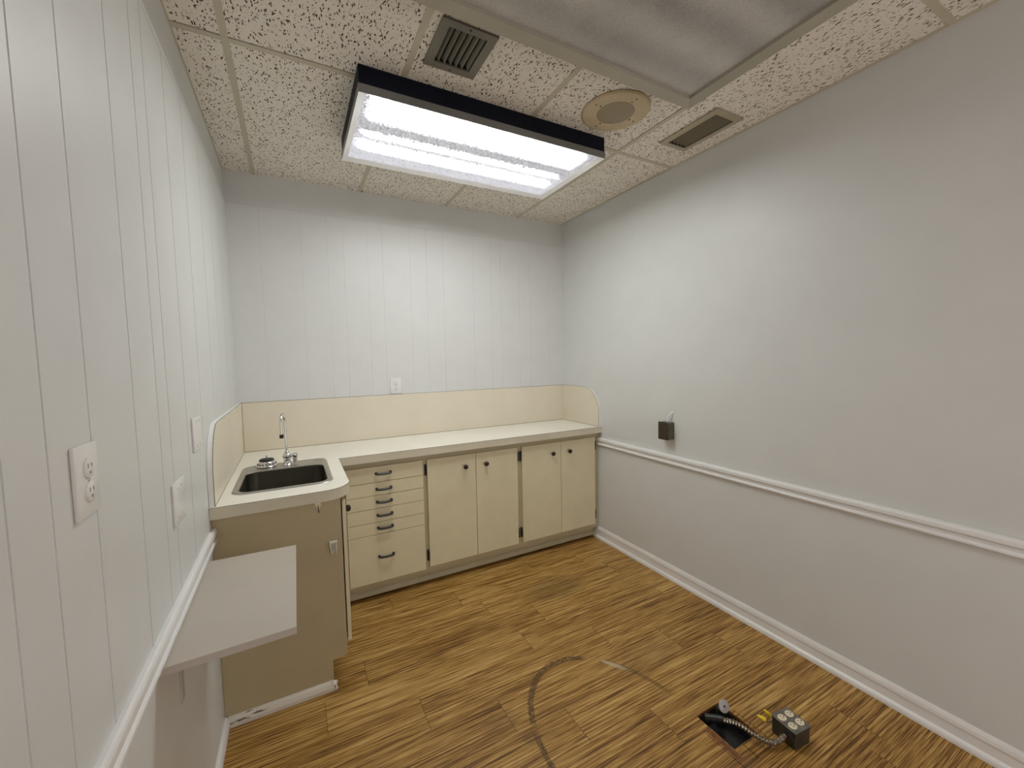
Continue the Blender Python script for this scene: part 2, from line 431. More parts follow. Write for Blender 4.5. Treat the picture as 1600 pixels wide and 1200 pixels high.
# ------------------------------------------------------------------ setting: walls
def grooved(coords, lo, hi, depth=.0058, gw=.0044):
    """outline of panelling surface along one axis: list of (s, d) with d = inset"""
    out = [(lo, 0)]
    for c in sorted(coords):
        if lo < c < hi: out += [(c - gw / 2, 0), (c - gw / 2 + .0006, depth), (c + gw / 2 - .0006, depth), (c + gw / 2, 0)]
    out.append((hi, 0)); return out
PT = 2.418     # top of the panelling
PX = .006      # panelling thickness
gl = [-2.31 - .17, -2.305, -2.203, -2.061, -1.838, -1.664, -1.565, -1.36, -1.12, -.84, -.60, -.35, -2.62, -2.80, -2.95, -3.1, -3.28, -3.5, -3.65, -3.9]
bm = BM()
prof = grooved(gl, NEAR, 0)
for (s0, d0), (s1, d1) in zip(prof, prof[1:]):
    quad(bm, (PX - d0, s0, .79), (PX - d1, s1, .79), (PX - d1, s1, PT), (PX - d0, s0, PT))
quad(bm, (PX, NEAR, 0), (PX, 0, 0), (PX, 0, .79), (PX, NEAR, .79))
quad(bm, (PX, NEAR, PT), (PX, 0, PT), (0, 0, PT), (0, NEAR, PT))
quad(bm, (0, NEAR, PT), (0, 0, PT), (0, 0, H + .06), (0, NEAR, H + .06))
box(bm, -.08, -.004, NEAR, 0, -.1, H + .06)
struct('wall_left', bm, M['wall'])
gb = [.173, .398, .551, .651, .803, .903, 1.095, 1.216, 1.343, 1.586, 1.738, 1.825, 1.993, 2.10, 2.29]
bm = BM()
prof = grooved(gb, 0, W, depth=.0015, gw=.0030)
for (s0, d0), (s1, d1) in zip(prof, prof[1:]):
    quad(bm, (s0, -PX + d0, 0), (s1, -PX + d1, 0), (s1, -PX + d1, PT), (s0, -PX + d0, PT))
quad(bm, (0, -PX, PT), (W, -PX, PT), (W, 0, PT), (0, 0, PT))
quad(bm, (0, 0, PT), (W, 0, PT), (W, 0, H + .06), (0, 0, H + .06))
box(bm, -.08, W + .08, .004, .08, -.1, H + .06)
struct('wall_back', bm, M['wall'])
bm = BM(); box(bm, W, W + .08, NEAR, .0, -.1, H + .06)
struct('wall_right', bm, M['wall'])
# unseen wall behind the camera; its doorway is added to let in fill light
DX0, DX1, DZ = .95, 2.05, 2.15
bm = BM()
box(bm, -.08, DX0, NEAR - .08, NEAR, -.1, H + .06); box(bm, DX1, W + .08, NEAR - .08, NEAR, -.1, H + .06)
box(bm, DX0, DX1, NEAR - .08, NEAR, DZ, H + .06)
struct('wall_near', bm, M['wall'])
# cover bead where the panelling ends under the ceiling
bm = BM(); tube(bm, [(.004, NEAR, PT), (.004, -.004, PT)], .0065, 8); tube(bm, [(.004, -.004, PT), (W, -.004, PT)], .0055, 8)
struct('trim_6', bm, M['wall'], smooth=True)

# chair rails: stepped moulding profile (d = out of wall, z)
def rail_profile(z0, z1, t):
    h = z1 - z0
    return [(0, z0), (t * .80, z0), (t * .90, z0 + h * .05), (t * .90, z0 + h * .16), (t * .78, z0 + h * .21), (t * .52, z0 + h * .23), (t * .55, z0 + h * .30),
            (t * .70, z0 + h * .44), (t * .74, z0 + h * .50), (t * .60, z0 + h * .53), (t * .95, z0 + h * .57), (t, z0 + h * .64), (t, z0 + h * .84), (t * .85, z0 + h * .95), (t * .5, z1), (0, z1)]
bm = BM(); prism(bm, [(W - d, z) for d, z in rail_profile(.764, .823, .022)], 'y', NEAR, -.475)
struct('trim_1', bm, M['trim'])
bm = BM(); prism(bm, [(PX + d, z) for d, z in rail_profile(.764, .823, .0155)], 'y', NEAR, -1.082)
struct('trim_2', bm, M['trim'])
# baseboards
def base_profile(h, t):
    return [(0, 0), (t + .009, 0), (t + .009, .010), (t + .006, .019), (t, .024), (t * .75, .026), (t * .75, h * .62), (t * .95, h * .72), (t * .8, h * .86), (t * .35, h), (0, h)]
bm = BM(); prism(bm, [(W - d, z) for d, z in base_profile(.0945, .013)], 'y', NEAR, -.425)
struct('baseboard_right', bm, M['trim'])
bm = BM(); prism(bm, [(PX + d, z) for d, z in ((0, 0), (.016, 0), (.016, .02), (.011, .036), (.004, .044), (0, .044))], 'y', NEAR, -1.082)
struct('baseboard_left', bm, M['trim'])

# ------------------------------------------------------------------ setting: ceiling
G1 = .1571; TX = [G1, .7693, 1.3795, 1.9874]; TY = [-1.1863, -2.4063, -3.6263]; TW = .0245
bm = BM()
xs = [0] + TX + [W]; ys = [0] + TY + [NEAR]
for i in range(len(xs) - 1):
    for j in range(len(ys) - 1):
        xa, xb = xs[i], xs[i + 1]; yb, ya = ys[j], ys[j + 1]
        xa += TW / 2 if i else 0; xb -= TW / 2 if i < len(xs) - 2 else 0
        yb -= TW / 2 if j else 0; ya += TW / 2 if j < len(ys) - 2 else 0
        if j == 1: yb -= .0045 if i in (0, 1) else (.003 if i == 3 else 0)       # lifted tile edge: open dark gap
        if j == 1 and i == 3: xb -= .003
        rects = [(xa, xb, ya, yb)]
        for (h0, h1, k0, k1) in ((.846, .989, -1.606, -1.424), (2.153, 2.289, -1.681, -1.392)):
            nr = []
            for (q0, q1, r0, r1) in rects:
                if q1 <= h0 or q0 >= h1 or r1 <= k0 or r0 >= k1: nr.append((q0, q1, r0, r1)); continue
                nr += [(q0, h0, r0, r1), (h1, q1, r0, r1), (h0, h1, r0, k0), (h0, h1, k1, r1)]
            rects = nr
        for (q0, q1, r0, r1) in rects: quad(bm, (q0, r0, H), (q1, r0, H), (q1, r1, H), (q0, r1, H), 0)
        quad(bm, (xa, yb, H), (xb, yb, H), (xb, yb, H + .02), (xa, yb, H + .02), 0)
z = H - .0015
for x_ in TX: box(bm, x_ - TW / 2, x_ + TW / 2, NEAR, 0, z, H + .002, mi=1)
for y_ in TY: box(bm, 0, W, y_ - TW / 2, y_ + TW / 2, z - .0006, H + .002, mi=1)
box(bm, W - .018, W, NEAR, 0, z, H + .001, mi=1)
box(bm, 0, .006, NEAR, 0, z, H + .001, mi=1)
quad(bm, (0, NEAR, H + .055), (W, NEAR, H + .055), (W, 0, H + .055), (0, 0, H + .055), 2)
box(bm, .778, .790, -.014, -.0062, H - .003, H, mi=2)
struct('ceiling', bm, None, mats=[M['tile'], M['tee'], M['void']])

# ------------------------------------------------------------------ ceiling fixtures
def fixture(label, cx, cyy, lit):
    t = thing('ceiling_light', label, 'light', (cx, cyy, H), 'boxy fluorescent ceiling fixtures')
    hw, hd = .615, .3075; x0, x1, y0, y1 = cx - hw, cx + hw, cyy - hd, cyy + hd
    zb = 2.503; zs = 2.537
    b = BM(); box(b, x0 + .002, x1 - .002, y0 + .002, y1 - .002, zs, H - .0022, .0015)
    link('housing', b, M['housing'], t)
    # door frame: a rectangular ring with its own depth, lip sloping up to the lens
    b = BM(); fl = .027 if lit else .035
    up_ = .011 if lit else .014; lip = .001 if lit else .008
    o = [(x0, y0), (x1, y0), (x1, y1), (x0, y1)]; i_ = [(x0 + fl, y0 + fl), (x1 - fl, y0 + fl), (x1 - fl, y1 - fl), (x0 + fl, y1 - fl)]
    for a in range(4):
        c = (a + 1) % 4
        quad(b, (*o[a], zs), (*o[c], zs), (*o[c], zb), (*o[a], zb), 0)
        quad(b, (*o[a], zb), (*o[c], zb), (*i_[c], zb + up_), (*i_[a], zb + up_), 1)
        quad(b, (*i_[a], zb + up_), (*i_[c], zb + up_), (*i_[c], zb + up_ + .006 + lip), (*i_[a], zb + up_ + .006 + lip), 1)
    link('door_frame', b, None, t, mats=[M['doorframe'], M['flangelit'] if lit else M['flangeunlit']])
    zl = zb + up_ + .004 + lip
    b = BM(); box(b, x0 + fl - .004, x1 - fl + .004, y0 + fl - .004, y1 - fl + .004, zl, zl + .004)
    link('diffuser', b, M['lit'] if lit else M['unlit'], t)
    return t
fixture('lit boxy ceiling light with dark sides and glowing white panel', 1.2045, -.9675, True)
fixture('switched-off boxy ceiling light with dull grey speckled panel', 1.236, -2.075, False)

# ------------------------------------------------------------------ ceiling vents
t = thing('ceiling_vent', 'small square dark olive ceiling grille between the two lights', 'vent', (.9175, -1.5125, H))
x0, x1, y0, y1 = .813, 1.022, -1.635, -1.391; i0, i1, j0, j1 = .846, .989, -1.606, -1.424
zt = H - .0022
b = BM()
for r in ((x0, x1, y0, j0), (x0, x1, j1, y1), (x0, i0, j0, j1), (i1, x1, j0, j1)): box(b, *r, zt - .007, zt)
for hy in (y0 + .013, y1 - .013): lathe(b, [(.0045, 0), (.0035, -.002), (0, -.002)], ((x0 + x1) / 2, hy, zt - .007), n=12, mi=1)
link('grille_frame', b, None, t, mats=[M['vent'], M['black']])
b = BM()
for q in ((i0, i0 + .0015, j0, j1), (i1 - .0015, i1, j0, j1), (i0 + .0015, i1 - .0015, j0, j0 + .0015), (i0 + .0015, i1 - .0015, j1 - .0015, j1)): box(b, *q, zt, H + .05)
link('duct', b, M['void'], t)
ns = 6
for i in range(ns):
    xc = i0 + (i + .6) * (i1 - i0) / ns
    b = BM(); prism(b, [(xc - .0055, zt + .014), (xc - .0045, zt + .015), (xc + .0050, zt - .003), (xc + .0035, zt - .0045)], 'y', j0 + .002, j1 - .002)
    link('louvre', b, M['ventslat'], t)
t = thing('ceiling_vent', 'long narrow tan ceiling grille beside the right wall', 'vent', (2.213, -1.542, H))
x0, x1, y0, y1 = 2.116, 2.314, -1.714, -1.369; i0, i1, j0, j1 = 2.153, 2.289, -1.681, -1.392
b = BM()
for r in ((x0, x1, y0, j0), (x0, x1, j1, y1), (x0, i0, j0, j1), (i1, x1, j0, j1)): box(b, *r, zt - .006, zt)
link('grille_frame', b, M['vent2'], t)
b = BM()
for q in ((i0, i0 + .0015, j0, j1), (i1 - .0015, i1, j0, j1), (i0 + .0015, i1 - .0015, j0, j0 + .0015), (i0 + .0015, i1 - .0015, j1 - .0015, j1)): box(b, *q, zt, H + .05)
link('duct', b, M['void'], t)
for i in range(5):
    xc = i0 + (i + .5) * (i1 - i0) / 5
    b = BM(); prism(b, [(xc - .008, zt + .012), (xc - .007, zt + .013), (xc + .010, zt + .0015), (xc + .009, zt)], 'y', j0 + .002, j1 - .002)
    link('louvre', b, M['vent2slat'], t)

# ------------------------------------------------------------------ ceiling speaker
sc_ = (1.708, -1.478, zt)
t = thing('ceiling_speaker', 'round cream ceiling speaker with ringed grille', 'speaker', (sc_[0], sc_[1], H))
b = BM(); lathe(b, [(.157, 0), (.157, -.004), (.150, -.009), (.146, -.009), (.092, -.0075), (.088, -.0075)], sc_, n=64)
link('rim', b, M['speaker'], t, smooth=True)
b = BM(); lathe(b, [(.0905, -.006), (.08, -.0085), (.04, -.0105), (0, -.0115)], sc_, n=64)
link('grille', b, M['grille'], t, smooth=True, origin=sc_)
for a in range(4):
    th = a * PI / 2 + .1
    for rr in (.125, .098):
        b = BM(); lathe(b, [(.0036, 0), (.003, -.0018), (0, -.0022)], (sc_[0] + rr * math.cos(th), sc_[1] + rr * math.sin(th), sc_[2] - .0078), n=12)
        link('screw', b, M['bronze'], t, smooth=True)

# ------------------------------------------------------------------ wall plates
def slot_face(b, cx, cz, put):
    pass
def plate(name, label, wall, s0, s1, z0, z1, kind, group=None):
    """wall: 'left' (faces +x, s = y) or 'back' (faces -y, s = x)"""
    th = .0065
    if wall == 'left':
        def bxx(b, a0, a1, c0, c1, d0, d1, bev=0): box(b, PX + d0, PX + d1, a0, a1, c0, c1, bev)
        loc = (PX, (s0 + s1) / 2, z0)
        rot = Matrix.Rotation(PI / 2, 4, 'Y'); pos = lambda s, z_, d: (PX + d, s, z_)
    else:
        def bxx(b, a0, a1, c0, c1, d0, d1, bev=0): box(b, a0, a1, -PX - d1, -PX - d0, c0, c1, bev)
        loc = ((s0 + s1) / 2, -PX, z0)
        rot = Matrix.Rotation(PI / 2, 4, 'X'); pos = lambda s, z_, d: (s, -PX - d, z_)
    t = thing(name, label, 'outlet' if kind == 'duplex' else 'wall plate', loc, group)
    b = BM(); bxx(b, s0, s1, z0, z1, 0, th, .0022); link('cover_plate', b, M['plate'], t, smooth=True)
    sc = (s0 + s1) / 2; zc = (z0 + z1) / 2
    if kind == 'duplex':
        for dz in (.0195, -.0195):
            b = BM(); lathe(b, [(.0172, th - .001), (.0172, th + .0022), (.016, th + .003), (0, th + .003)], pos(sc, zc + dz, 0), rot=rot, n=28, sy_=1.0, sx=1.0)
            f = link('receptacle', b, M['plate'], t, smooth=True)
            for ds, dzz, w_, h_ in ((-.0064, .004, .0022, .0075), (.0064, .004, .0022, .0065), (0, -.0075, .0045, .0045)):
                b = BM(); bxx(b, sc + ds - w_ / 2, sc + ds + w_ / 2, zc + dz + dzz - h_ / 2, zc + dz + dzz + h_ / 2, th + .0026, th + .0034)
                link('slot', b, M['plategrey'] if wall == 'left' else M['black'], f)
        b = BM(); lathe(b, [(.003, th), (.0025, th + .0012), (0, th + .0015)], pos(sc, zc, 0), rot=rot, n=12)
        link('screw', b, M['steel'], t, smooth=True)
    else:
        for ds in ((-.023, .023) if s1 - s0 > .1 else (0,)):
            for dz in (.041, -.041):
                b = BM(); lathe(b, [(.003, th - .0005), (.0025, th + .0010), (0, th + .0013)], pos(sc + ds, zc + dz, 0), rot=rot, n=12)
                link('screw', b, M['steel'], t, smooth=True)
    return t
plate('electrical_outlet', 'white duplex outlet on the grooved left wall, nearest the camera', 'left', -2.144, -2.060, 1.217, 1.334, 'duplex')
plate('blank_wall_plate', 'wide blank white plate on the left wall, the lower one above the white shelf', 'left', -1.604, -1.482, 1.013, 1.131, 'blank', 'blank wall plates')
plate('blank_wall_plate', 'wide blank white plate on the left wall beside the curved backsplash end', 'left', -1.309, -1.179, 1.165, 1.280, 'blank', 'blank wall plates')
plate('electrical_outlet', 'small white outlet on the back wall just above the backsplash', 'back', .922, 1.001, 1.222, 1.338, 'duplex')

# dark surface box on the right wall
t = thing('junction_box', 'dark metal electrical box fixed on the right wall above the rail', 'electrical box', (W, -1.176, .925))
link('box_body', bx(2.378, W, -1.213, -1.140, .927, 1.035, .003), M['wallbox'], t)
b = BM(); box(b, 2.3735, 2.3785, -1.2165, -1.1365, .925, 1.038, .0018)
f = link('face_plate', b, M['wallboxface'], t)
for dz in (.012, -.012, .04):
    link('slot', bx(2.3728, 2.3738, -1.183, -1.170, .981 + dz - .0015, .981 + dz + .0015), M['black'], f)
b = BM(); tube(b, bez([(2.407, -1.178, 1.034), (2.407, -1.180, 1.052), (2.411, -1.187, 1.073), (2.420, -1.197, 1.090), (2.434, -1.203, 1.100)], 6), .0042, 10)
link('cable', b, M['plate'], t, smooth=True)

# ------------------------------------------------------------------ cabinets
FF, FD = -.472, -.490       # face-frame plane, door face plane
CT0, CT1 = .866, .912       # worktop
def knob(parent, x, y, z_, d='-y'):
    rot = Matrix.Rotation(PI / 2, 4, 'X') if d == '-y' else Matrix.Rotation(PI / 2, 4, 'Y')
    b = BM(); lathe(b, [(.0065, 0), (.0058, .008), (.009, .011), (.0140, .015), (.0160, .0205), (.0152, .026), (.011, .031), (.005, .0335), (0, .034)], (x, y, z_), rot=rot, n=24)
    return link('knob', b, M['bronze'], parent, smooth=True)
def pull(parent, xc, y, zc):
    b = BM(); w = .042
    pts = bez([(xc - w, y, zc + .002), (xc - w, y - .011, zc + .002), (xc - w * .85, y - .017, zc + .0005), (xc, y - .021, zc - .001), (xc + w * .85, y - .017, zc + .0005), (xc + w, y - .011, zc + .002), (xc + w, y, zc + .002)], 6)
    tube(b, pts, .0066, 10)
    for s in (-1, 1): lathe(b, [(.009, 0), (.0085, .003), (.006, .004)], (xc + s * w, y, zc + .002), rot=Matrix.Rotation(PI / 2, 4, 'X'), n=14)
    return link('handle', b, M['pull'], parent, smooth=True)
def hinge(parent, x, zc, y=FF):
    b = BM(); box(b, x - .006, x + .006, y - .004, y, zc - .036, zc + .036, .001)
    tube(b, [(x + .001, y - .009, zc - .030), (x + .001, y - .009, zc + .030)], .006, 10)
    for dz in (-.034, .034): lathe(b, [(0, -.004), (.005, 0), (0, .004)], (x + .001, y - .009, zc + dz), n=10)
    return link('hinge', b, M['black'], parent, smooth=True)

def base_cabinet(name, label, x0, x1):
    t = thing(name, label, 'cabinet', ((x0 + x1) / 2, -.24, 0))
    b = BM()                                     # open-front carcass with toe kick
    box(b, x0, x0 + .016, FF + .018, -.012, .09, CT0 - .001); box(b, x0, x0 + .016, -.404, -.012, 0, .09); box(b, x1 - .016, x1, -.404, -.012, 0, .09); box(b, x1 - .016, x1, FF + .018, -.012, .09, CT0 - .001)
    box(b, x0 + .016, x1 - .016, FF + .018, -.012, .09, .106); box(b, x0 + .016, x1 - .016, -.030, -.012, .106, CT0 - .001)
    link('carcass', b, M['frame'], t)
    b = bx(x0, x1, -.42, -.405, .0465, .094); link('toe_kick', b, M['frame'], t)
    b = BM(); prism(b, [(-.405, .011), (-.428, .011), (-.428, .018), (-.424, .034), (-.418, .044), (-.405, .046)], 'x', x0, x1)
    link('base_moulding', b, M['frame'], t)
    return t
def face_frame(t, x0, x1, stiles, zt_=CT0 - .001):
    b = BM(); z0, z1 = .094, zt_
    xs = sorted(stiles)
    for a, c in xs: box(b, a, c, FF, FF + .018, z0, z1)
    for (a, c), (e, f_) in zip(xs, xs[1:]):
        box(b, c, e, FF, FF + .018, z0, .135); box(b, c, e, FF, FF + .018, .815, z1)
    link('face_frame', b, M['frame'], t)

# drawer base
t = base_cabinet('drawer_cabinet', 'cream base cabinet with six drawers and black pulls', .498, 1.018)
face_frame(t, .498, 1.018, [(.498, .560), (.994, 1.018)])
zl = [.830, .735, .655, .575, .491, .416, .119]
for i in range(6):
    z1, z0 = zl[i] - (.0012 if i else 0), zl[i + 1] + .0012
    b = BM(); box(b, .550, 1.0065, FD, FF - .0005, z0, z1, .0012)
    d = link('drawer', b, M['cab'], t)
    pull(d, .764, FD, [.786, .692, .613, .532, .453, .276][i])
# two double-door bases
def door(t, x0, x1, kx, hx):
    b = BM(); box(b, x0, x1, FD, FF - .0005, .1295, .830, .0015)
    d = link('door', b, M['cab'], t)
    knob(d, kx, FD, .752)
    for z_ in (.762, .204): hinge(d, hx, z_)
t = base_cabinet('double_door_cabinet', 'cream two-door base cabinet in the middle, beside the drawers', 1.018, 1.706)
face_frame(t, 1.018, 1.706, [(1.018, 1.045), (1.675, 1.706)])
door(t, 1.034, 1.3665, 1.288, 1.0265); door(t, 1.3695, 1.6875, 1.439, 1.6945)
t = base_cabinet('double_door_cabinet', 'cream two-door base cabinet against the right wall', 1.706, W - .002)
face_frame(t, 1.706, W - .002, [(1.706, 1.737), (2.372, W - .002)])
door(t, 1.7255, 2.0595, 1.981, 1.7165); door(t, 2.0625, 2.3865, 2.132, 2.3935)

# sink cabinet on the left, running toward the camera
t = thing('sink_cabinet', 'tan-sided sink cabinet standing against the left wall', 'cabinet', (.24, -.8, 0))
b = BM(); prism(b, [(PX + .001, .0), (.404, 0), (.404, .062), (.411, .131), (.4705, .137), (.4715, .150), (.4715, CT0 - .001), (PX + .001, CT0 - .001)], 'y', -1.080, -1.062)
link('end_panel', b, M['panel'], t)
b = BM()
box(b, PX + .001, .40, -1.062, -.02, .09, .105); box(b, .395, .411, -1.062, -.42, .0, .105)
box(b, PX + .001, .02, -1.062, -.02, .105, CT0 - .2)
link('carcass', b, M['frame'], t)
b = BM(); box(b, .4525, .4700, -1.062, -1.02, .152, CT0 - .001); box(b, .4525, .4700, -.56, -.475, .152, CT0 - .001)
box(b, .4525, .4700, -1.02, -.56, .152, .19); box(b, .4525, .4705, -1.02, -.56, .82, CT0 - .001)
link('face_frame', b, M['frame'], t)
b = BM(); box(b, .4770, .4925, -1.077, -.575, .197, .845, .0015)
d = link('door', b, M['cab'], t); knob(d, .4925, -.95, .764, '+x')
b = BM(); prism(b, [(-1.080, 0), (-1.096, 0), (-1.097, .016), (-1.092, .032), (-1.084, .041), (-1.080, .041)], 'x', PX + .012, .411)
link('base_moulding', b, M['trimdirty'], t)
b = BM()                                  # splintered end of the moulding
for i in range(7):
    a = random.random(); c = (.409 + .010 * random.random(), -1.088 - .008 * a, .006 + .034 * random.random())
    tt = bmesh.new(); bmesh.ops.create_icosphere(tt, subdivisions=1, radius=.006 + .004 * random.random())
    for v in tt.verts: v.co *= (.6 + .7 * random.random())
    merge(b, tt, 0, Matrix.Translation(c))
link('splintered_end', b, M['trimdirty'], t)
b = BM(); tube(b, [(.036, -1.0805, .80), (.030, -1.082, .786)], .004, 8)
# small fittings on the end panel
t = thing('wall_hook', 'tiny cream hook fixed under the worktop edge on the tan panel', 'hook', (.381, -1.0805, .83))
link('mount', bx(.370, .393, -1.0845, -1.0802, .836, .858, .001), M['ivory'], t)
b = BM(); box(b, .375, .387, -1.088, -1.0845, .826, .845, .001); link('clip', b, M['ivory'], t)
b = BM(); tube(b, bez([(.381, -1.0885, .842), (.382, -1.089, .828), (.384, -1.091, .813)], 5), .0018, 8); link('pin', b, M['black'], t)
t = thing('plastic_holder', 'small clear plastic pocket stuck on the tan cabinet side', 'holder', (.433, -1.0805, .62))
b = BM()
prism(b, [(.417, .674), (.449, .674), (.446, .622), (.424, .622)], 'y', -1.083, -1.0802)
link('backing', b, M['clear'], t)
b = BM(); prism(b, [(.423, .667), (.444, .667), (.441, .630), (.427, .630)], 'y', -1.094, -1.0832)
link('pocket', b, paint('grey_clear', (.42, .43, .36), .2, .05, 0), t)
b = BM()
for q in ([(.417, .674), (.449, .674), (.449, .668), (.417, .668)], [(.417, .668), (.423, .668), (.428, .622), (.424, .622)], [(.443, .668), (.449, .668), (.446, .622), (.441, .622)]):
    prism(b, q, 'y', -1.096, -1.0833)
link('frame', b, M['clear'], t)

# ------------------------------------------------------------------ worktop (L-shape, hole for the sink)
t = thing('worktop', 'cream L-shaped laminate worktop over the cabinets', 'worktop', (1.2, -.3, CT0))
FX, FY, EY, cr = .518, -.520, -1.118, .115
outline = [(PX + .001, -PX - .001), (W - .001, -PX - .001), (W - .001, FY), (FX, FY)]
for i in range(13):
    a = -PI / 2 * i / 12; outline.append((FX - cr + cr * math.cos(a), EY + cr + cr * math.sin(a)))
outline += [(PX + .001, EY)]
SX0, SX1, SY0, SY1 = .058, .456, -.992, -.452
hole = rrect(SX0 + .012, SX1 - .012, SY0 + .012, SY1 - .012, .05)
def slab(out, hole, z0, z1, edge_mi):
    b = BM()
    for z_ in (z0, z1):
        vo = [b.verts.new((x, y, z_)) for x, y in out]; vh = [b.verts.new((x, y, z_)) for x, y in hole]
        eo = [b.edges.new((vo[i], vo[(i + 1) % len(vo)])) for i in range(len(vo))]
        eh = [b.edges.new((vh[i], vh[(i + 1) % len(vh)])) for i in range(len(vh))]
        bmesh.ops.triangle_fill(b, use_beauty=True, use_dissolve=False, edges=eo + eh)
        if z_ == z0: lo = (vo, vh)
    for A, B in ((lo[0], vo), (lo[1], vh)):
        for i in range(len(A)):
            j = (i + 1) % len(A); f = b.faces.new((A[i], A[j], B[j], B[i])); f.material_index = edge_mi
    return b
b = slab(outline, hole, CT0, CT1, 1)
link('counter_slab', b, None, t, mats=[M['lam'], M['lamedgeshade']])
# backsplash boards
ZS = 1.2195; zb0 = CT1 + .0008
seam = M['frame']
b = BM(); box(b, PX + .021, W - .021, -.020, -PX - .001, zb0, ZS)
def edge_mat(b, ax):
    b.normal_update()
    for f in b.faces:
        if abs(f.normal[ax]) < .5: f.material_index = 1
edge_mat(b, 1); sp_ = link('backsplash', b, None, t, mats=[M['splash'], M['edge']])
b = BM(); tube(b, [(PX + .02, -.020, ZS), (W - .02, -.020, ZS)], .0011, 6); tube(b, [(PX + .02, -.020, CT1 + .001), (W - .02, -.020, CT1 + .001)], .0014, 6); link('seam', b, M['seam'], sp_)
def end_seam(par, y1, ry, rz, x):
    c = curved_end(y1, ry, rz)
    b = BM(); tube(b, [(x, *q) for q in c[1:]], .0011, 6); tube(b, [(x, -.02, CT1 + .001), (x, y1, CT1 + .001)], .0013, 6); link('seam', b, M['seam'], par)
def curved_end(y1, ry, rz):
    pts = [(-PX - .001, zb0), (-PX - .001, ZS)]
    for i in range(13):
        a = PI / 2 - PI / 2 * i / 12
        pts.append((y1 + ry - ry * math.cos(a), ZS - rz + rz * math.sin(a)))
    pts.append((y1, zb0)); return pts
b = BM(); prism(b, curved_end(-.503, .20, .185), 'x', W - .020, W - .001); edge_mat(b, 0); end_seam(link('side_splash', b, None, t, mats=[M['splash'], M['edge']]), -.503, .20, .185, W - .020)
b = BM(); prism(b, curved_end(-1.104, .17, .21), 'x', PX + .001, PX + .019); edge_mat(b, 0); end_seam(link('side_splash', b, None, t, mats=[M['splash'], M['edge']]), -1.104, .17, .21, PX + .019)
b = BM(); tube(b, [(x, y, CT1) for x, y in outline[2:]], .0009, 6); link('seam', b, M['seam'], t)
# pale scuffs / chip left on the worktop
b = BM()
for (x_, y_, rx, ry) in ((1.065, -.108, .022, .006), (1.082, -.118, .016, .004), (1.045, -.112, .010, .005)):
    lathe(b, [(1, 0), (.8, .0006), (0, .0008)], (x_, y_, CT1 + .0002), n=14, sx=rx, sy_=ry)
link('scuff', b, M['trim'], t)

# ------------------------------------------------------------------ sink
t = thing('sink', 'stainless steel single-bowl sink set in the worktop', 'sink', ((SX0 + SX1) / 2, (SY0 + SY1) / 2, CT1))
BX0, BX1, BY0, BY1 = .084, .432, -.958, -.585
def loft(loops, close_last=True):
    b = BM(); rows = [[b.verts.new(p) for p in l] for l in loops]
    for A, B in zip(rows, rows[1:]):
        for i in range(len(A)): j = (i + 1) % len(A); b.faces.new((A[i], A[j], B[j], B[i]))
    if close_last: b.faces.new(rows[-1])
    return b
def L3(x0, x1, y0, y1, r, z_): return [(x, y, z_) for x, y in rrect(x0, x1, y0, y1, r)]
zr = CT1
b = loft([L3(SX0, SX1, SY0, SY1, .058, zr + .0004), L3(SX0 + .002, SX1 - .002, SY0 + .002, SY1 - .002, .057, zr + .003), L3(SX0 + .010, SX1 - .010, SY0 + .010, SY1 - .010, .052, zr + .0042),
          L3(SX0 + .013, SX1 - .013, SY0 + .013, SY1 - .013, .050, zr + .002),
          L3(BX0 - .006, BX1 + .006, BY0 - .006, BY1 + .006, .052, zr + .0018), L3(BX0 - .002, BX1 + .002, BY0 - .002, BY1 + .002, .049, zr + .0008), L3(BX0, BX1, BY0, BY1, .048, zr - .004)], False)
link('rim', b, M['steel'], t, smooth=True)
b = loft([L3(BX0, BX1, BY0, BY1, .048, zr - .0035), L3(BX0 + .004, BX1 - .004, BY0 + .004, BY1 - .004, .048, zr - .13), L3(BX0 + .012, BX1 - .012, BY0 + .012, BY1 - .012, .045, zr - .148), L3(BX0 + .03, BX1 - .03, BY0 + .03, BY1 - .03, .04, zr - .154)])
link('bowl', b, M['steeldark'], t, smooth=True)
b = BM(); lathe(b, [(.042, 0), (.040, .0025), (.034, .001), (.030, -.002), (0, -.002)], ((BX0 + BX1) / 2, -.77, zr - .1535), n=28); link('drain', b, M['steel'], t, smooth=True)

# strainer basket lying on the ledge
px_, py_ = .168, -.500
t = thing('sink_strainer', 'chrome sink strainer basket with black stopper on the sink ledge', 'strainer', (px_, py_, zr + .004))
b = BM(); lathe(b, [(.047, .0), (.048, .003), (.046, .006), (.043, .008), (.040, .020), (.034, .028), (.026, .031), (.0, .032)], (px_, py_, zr + .0042), n=32)
link('basket', b, M['chrome'], t, smooth=True)
b = BM()
for i in range(16):
    a = 2 * PI * i / 16; tt = bmesh.new(); bmesh.ops.create_icosphere(tt, subdivisions=1, radius=.0042)
    merge(b, tt, 0, Matrix.Translation((px_ + .0420 * math.cos(a), py_ + .0420 * math.sin(a), zr + .0042 + .0135)))
link('perforation', b, M['black'], t)
b = BM(); lathe(b, [(.034, .028), (.035, .034), (.031, .038), (.012, .041), (0, .041)], (px_, py_, zr + .0042), n=28); link('stopper', b, M['rubber'], t, smooth=True)
b = BM(); lathe(b, [(.0035, .040), (.0035, .050), (.005, .052), (.004, .056), (0, .057)], (px_, py_, zr + .0042), n=12); link('pin', b, M['chrome'], t, smooth=True)

